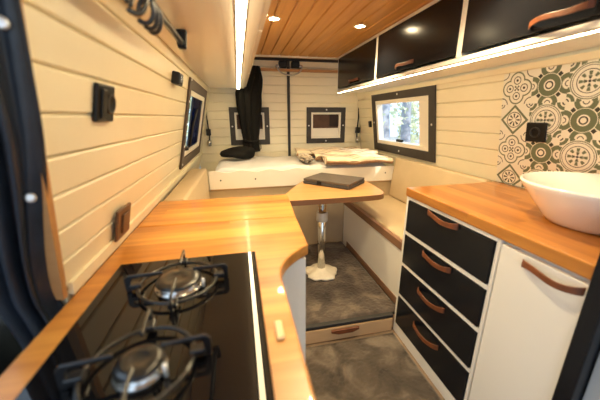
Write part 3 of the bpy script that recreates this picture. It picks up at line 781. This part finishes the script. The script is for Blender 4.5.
# folded blankets
def blanket(x0, x1, y0, y1, z, th, seed, label, skew=0):
    rnd = random.Random(seed); ph = rnd.random() * 6
    t = thing('folded_blanket', label, 'blanket', ((x0 + x1) / 2, (y0 + y1) / 2, z), 'folded blankets on the bed')
    nx, ny = 46, 14
    def top(u, v_):
        x = x0 + u * (x1 - x0); y = y0 + v_ * (y1 - y0) + skew * u + .018 * math.sin(u * 9 + ph) * (1 - v_)
        wv = .009 * math.sin(u * 10 + ph) + .005 * math.sin(u * 23 + 2 * ph) + .006 * math.sin(v_ * 7 + ph + u * 3)
        return x, y, wv
    prof = []
    m = MB()
    vs = []
    K = 10
    def pt(u, k):      # rounded fold along the front, flat top, straight back
        if k <= 6:
            a = -PI / 2 + PI * k / 6; x, y, wv = top(u, 0)
            return (x, y + th * .5 - th * .5 * math.cos(a) * 1.2 , z + th * .5 + th * .5 * math.sin(a) + (wv + .013) * (.25 + .75 * k / 6))
        v_ = (k - 6) / (K - 6); x, y, wv = top(u, .06 + .94 * v_)
        return (x, y + th * .5, z + th + (wv + .013))
    m.grid(lambda u, v_: pt(u, int(round(v_ * K))), nx, K)
    w2 = nx + 1
    # bottom and sides
    m.f.append([i for i in range(w2)] + [w2 * k + nx for k in range(1, K + 1)] + [w2 * K + i for i in range(nx - 1, -1, -1)] + [w2 * k for k in range(K - 1, 0, -1)]); m.sm.append(False)
    m.build('cloth', M['blanket'], t)
    # hem: dark band on the front fold
    h = MB(); vs = []
    h.grid(lambda u, v_: tuple(V(pt(u, 1.0 if v_ < .5 else 3)) * 1 + V((0, -.004, 0))) if v_ in (0, 1) else (0, 0, 0), nx, 1)
    h.build('hem', M['hem'], t, solid=.006)
blanket(.75, 1.395, YP - .024, YP + .205, .878, .050, 1, 'cream folded blanket with brown hem nearest the front of the bed')
blanket(.72, 1.40, YP + .27, YP + .50, .884, .058, 5, 'cream folded blanket with brown hem in the middle of the bed')
blanket(.60, 1.35, YP + .57, YP + .77, .884, .062, 9, 'cream folded blanket with brown hem nearest the rear doors')
from mathutils import noise as NN
mb = MB()
def kn(u, v_):
    a = u * 2 * PI; b2 = v_ * PI
    p = V((math.sin(b2) * math.cos(a), math.sin(b2) * math.sin(a), math.cos(b2)))
    k = 1 + .35 * NN.noise(p * 2.5) + .30 * NN.noise(p * 8)
    return (.625 + .055 * p.x * k, YP + .27 + .17 * p.y * k, .918 + .038 * p.z * k)
mb.grid(kn, 60, 40)
o = mb.build('knitted_throw', M['knit'], loc=(.625, YP + .27, .88))
tag(o, 'crumpled knitted throw in cream and brown beside the folded blankets', 'throw')

# ------------------------------------------------------------------ table
tb = thing('pedestal_table', 'wooden table on a single chrome leg in the seating area', 'table', (.57, 1.90, .136))
def rr(x0, x1, y0, y1, r):
    out = []
    for cx, cy, a0 in ((x1 - r, y0 + r, -90), (x1 - r, y1 - r, 0), (x0 + r, y1 - r, 90), (x0 + r, y0 + r, 180)):
        for k in range(9):
            a = math.radians(a0 + k * 90 / 8); out.append((cx + r * math.cos(a), cy + r * math.sin(a)))
    return out
def chaikin(p, k=3):
    for _ in range(k):
        q = []
        for a, b in zip(p, p[1:] + p[:1]):
            q += [(a[0] * .75 + b[0] * .25, a[1] * .75 + b[1] * .25), (a[0] * .25 + b[0] * .75, a[1] * .25 + b[1] * .75)]
        p = q
    return p
def tpoly(d):
    return chaikin([(.36 + d, 1.705 + d), (.84, 1.705 + d), (.995 - d, 1.725 + d), (1.02 - d, 1.95), (1.03 - d, 2.25), (1.03 - d, 2.33 - d), (.95, 2.33 - d), (.62, 2.33 - d), (.52 + d, 2.31 - d), (.30 + d, 1.90), (.245 + d, 1.77 + d), (.275 + d, 1.715 + d)])
P0 = tpoly(0)
MB().prism(tpoly(.003), .746, .7805).build('top', M['table_wood'], tb)
m = MB(); n = len(P0); inn = tpoly(.003)
vs = [(x, y, .745) for x, y in P0] + [(x, y, .781) for x, y in P0] + [(x, y, .781) for x, y in inn] + [(x, y, .745) for x, y in inn]
fs = []
for k in range(n):
    j = (k + 1) % n
    fs += [(k, j, n + j, n + k), (n + k, n + j, 2 * n + j, 2 * n + k), (2 * n + k, 2 * n + j, 3 * n + j, 3 * n + k), (3 * n + k, 3 * n + j, j, k)]
m.add(vs, fs).build('edge_band', M['edge_wood'], tb)
MB().tube([(.562, 1.865, .16), (.562, 1.865, .735)], .031, 24).build('leg', M['chrome'], tb)
MB().lathe((.562, 1.865, .60), [(.0385, -.035), (.042, -.03), (.042, .03), (.0385, .035), (.031, .036), (.031, -.036)], 24).build('collar', M['clear_plastic'], tb)
MB().lathe((.562, 1.865, .735), [(.10, 0), (.10, .010), (.04, .010), (.04, -.02), (.031, -.02), (.031, 0)], 28).build('top_flange', M['steel'], tb)
m = MB(); vs = []
prof = [(.125, .0), (.122, .012), (.10, .022), (.06, .030), (.045, .045), (.032, .05), (.0, .05)]
m.lathe((.562, 1.865, .138), prof, 48)
for p in m.v:
    d = V((p.x - .562, p.y - 1.865)); r = d.length
    if r > .05:
        a = math.atan2(d.y, d.x); k = 1 + .07 * math.sin(5 * a + 1) + .04 * math.sin(11 * a); p.x = .562 + d.x * k; p.y = 1.865 + d.y * k
m.build('base_flange', M['flange'], tb)
# flat case on the table
F = V((.775, 1.885, .782)); e1 = V((.21, .20, 0)); e2 = V((-.285, .292, 0))
cs = thing('flat_case', 'flat dark grey case lying on the wooden table', 'case', F + (e1 + e2) / 2)
def quadbox(o0, a, b, z0, z1):
    return MB().hexa([o0 + V((0, 0, z0)), o0 + a + V((0, 0, z0)), o0 + a + b + V((0, 0, z0)), o0 + b + V((0, 0, z0)), o0 + V((0, 0, z1)), o0 + a + V((0, 0, z1)), o0 + a + b + V((0, 0, z1)), o0 + b + V((0, 0, z1))])
quadbox(F, e1, e2, 0, .022).build('shell', M['case'], cs, bevel=.004)
quadbox(F + e1 * .004 + e2 * .004, e1 * .992, e2 * .992, .0235, .044).build('lid', M['case_top'], cs, bevel=.004)
quadbox(F + e2 * .58 - e1 * .018, e1 * .016, e2 * .10, .004, .036).build('clasp', M['black'], cs, bevel=.002)

# ------------------------------------------------------------------ outside
gm = MB()
gm.grid(lambda u, v_: (-20 + 46 * u, -12 + 40 * v_, -.75 + .10 * NN.noise((u * 9, v_ * 9, 0))), 60, 50)
o = gm.build('forest_ground', M['ground'], loc=(0, 5, -.75)); o['kind'] = 'structure'
def tree(x, y, r, h, label, leaf, nleaf, seed, low=1.0, spread=1.8):
    rnd = random.Random(seed)
    t = thing('tree', label, 'tree', (x, y, -.75), 'trees outside the right window')
    m = MB(); pts = [(x + .06 * math.sin(k * .9 + seed), y + .05 * math.cos(k + seed), -.8 + h * k / 8) for k in range(9)]
    m.tube(pts, [r * (1.15 - .09 * k) for k in range(9)], 14); m.build('trunk', M['bark'], t)
    f = MB()
    for k in range(nleaf):
        a = rnd.random() * 2 * PI; q = spread * rnd.random() ** .6; zz = low + (h - .6 - low) * rnd.random()
        c = V((x + q * math.cos(a), y + q * math.sin(a), zz)); s = .05 + .07 * rnd.random()
        d1_ = V((rnd.gauss(0, 1), rnd.gauss(0, 1), rnd.gauss(0, 1))).normalized(); d2_ = d1_.orthogonal().normalized()
        f.add([c - d1_ * s, c + d2_ * s * .5, c + d1_ * s, c - d2_ * s * .5], [(0, 1, 2, 3)])
    f.build('foliage', leaf, t)
tree(2.95, 5.6, .17, 6.0, 'grey trunked tree seen nearest the left edge of the right window', M['leaf_pale'], 900, 1, 1.1)
tree(5.05, 8.0, .15, 6.5, 'grey trunked tree seen toward the right of the right window', M['leaf_pale'], 1100, 2, 1.0)
rnd = random.Random(12)
def shrub(x, y, rx, hh, m, label, grp):
    f = MB()
    for q in range(520):
        d = V((rnd.gauss(0, 1), rnd.gauss(0, 1), rnd.gauss(0, 1))).normalized() * (.3 + .7 * rnd.random() ** .5)
        c = V((x + d.x * (rx - .1), y + d.y * (rx - .1), -.70 + hh / 2 + d.z * hh / 2)); z = .05 + .06 * rnd.random()
        d1_ = V((rnd.gauss(0, 1), rnd.gauss(0, 1), rnd.gauss(0, 1))).normalized(); d2_ = d1_.orthogonal().normalized()
        f.add([c - d1_ * z, c + d2_ * z * .6, c + d1_ * z, c - d2_ * z * .6], [(0, 1, 2, 3)])
    o = f.build('shrub', m, loc=(x, y, -.75)); tag(o, label, 'shrub', grp)
for k in range(11):
    shrub(3.9 + k * .72, 11.9 - k * .30 + (1.15 if k % 2 else 0), .50, 2.5 + rnd.random() * 1.9, M['leaf_pale'] if k % 3 else M['leaf_blue'], 'pale leafy shrub among the blurred greenery outside the right window', 'shrubs outside the right window')
shrub(-1.35, 8.2, .5, 3.4, M['leaf_pale'], 'pale leafy shrub glimpsed outside the left window', None)
tree(8.6, 15.8, .18, 7.0, 'slender tree far off seen in the middle of the right window', M['leaf'], 1500, 4, 1.4, 2.4)
tree(-2.3, 12.5, .16, 6.0, 'leafy tree seen outside the left window', M['leaf'], 1600, 6, .2, 1.8)

# ------------------------------------------------------------------ daylight
wd = bpy.data.worlds.new('sky'); S.world = wd; wd.use_nodes = True
nt = wd.node_tree; bg = nt.nodes['Background']
bg.inputs[0].default_value = (.62, .80, 1.0, 1); bg.inputs[1].default_value = 1.7
sun = bpy.data.lights.new('sun', 'SUN'); sun.energy = 3.5; sun.color = (1, .95, .86); sun.angle = .02
so = bpy.data.objects.new('sun', sun); C.objects.link(so); so.rotation_euler = (math.radians(48), 0, math.radians(40))

vs_ = S.view_settings
vs_.view_transform = 'Standard'; vs_.look = 'None'; vs_.gamma = 1; vs_.use_curve_mapping = False; vs_.exposure = 0.42
S.cycles.max_bounces = 8; S.cycles.diffuse_bounces = 5; S.cycles.transparent_max_bounces = 12
S.cycles.sample_clamp_indirect = 6; S.cycles.use_denoising = True
S.cycles.caustics_reflective = False; S.cycles.caustics_refractive = False
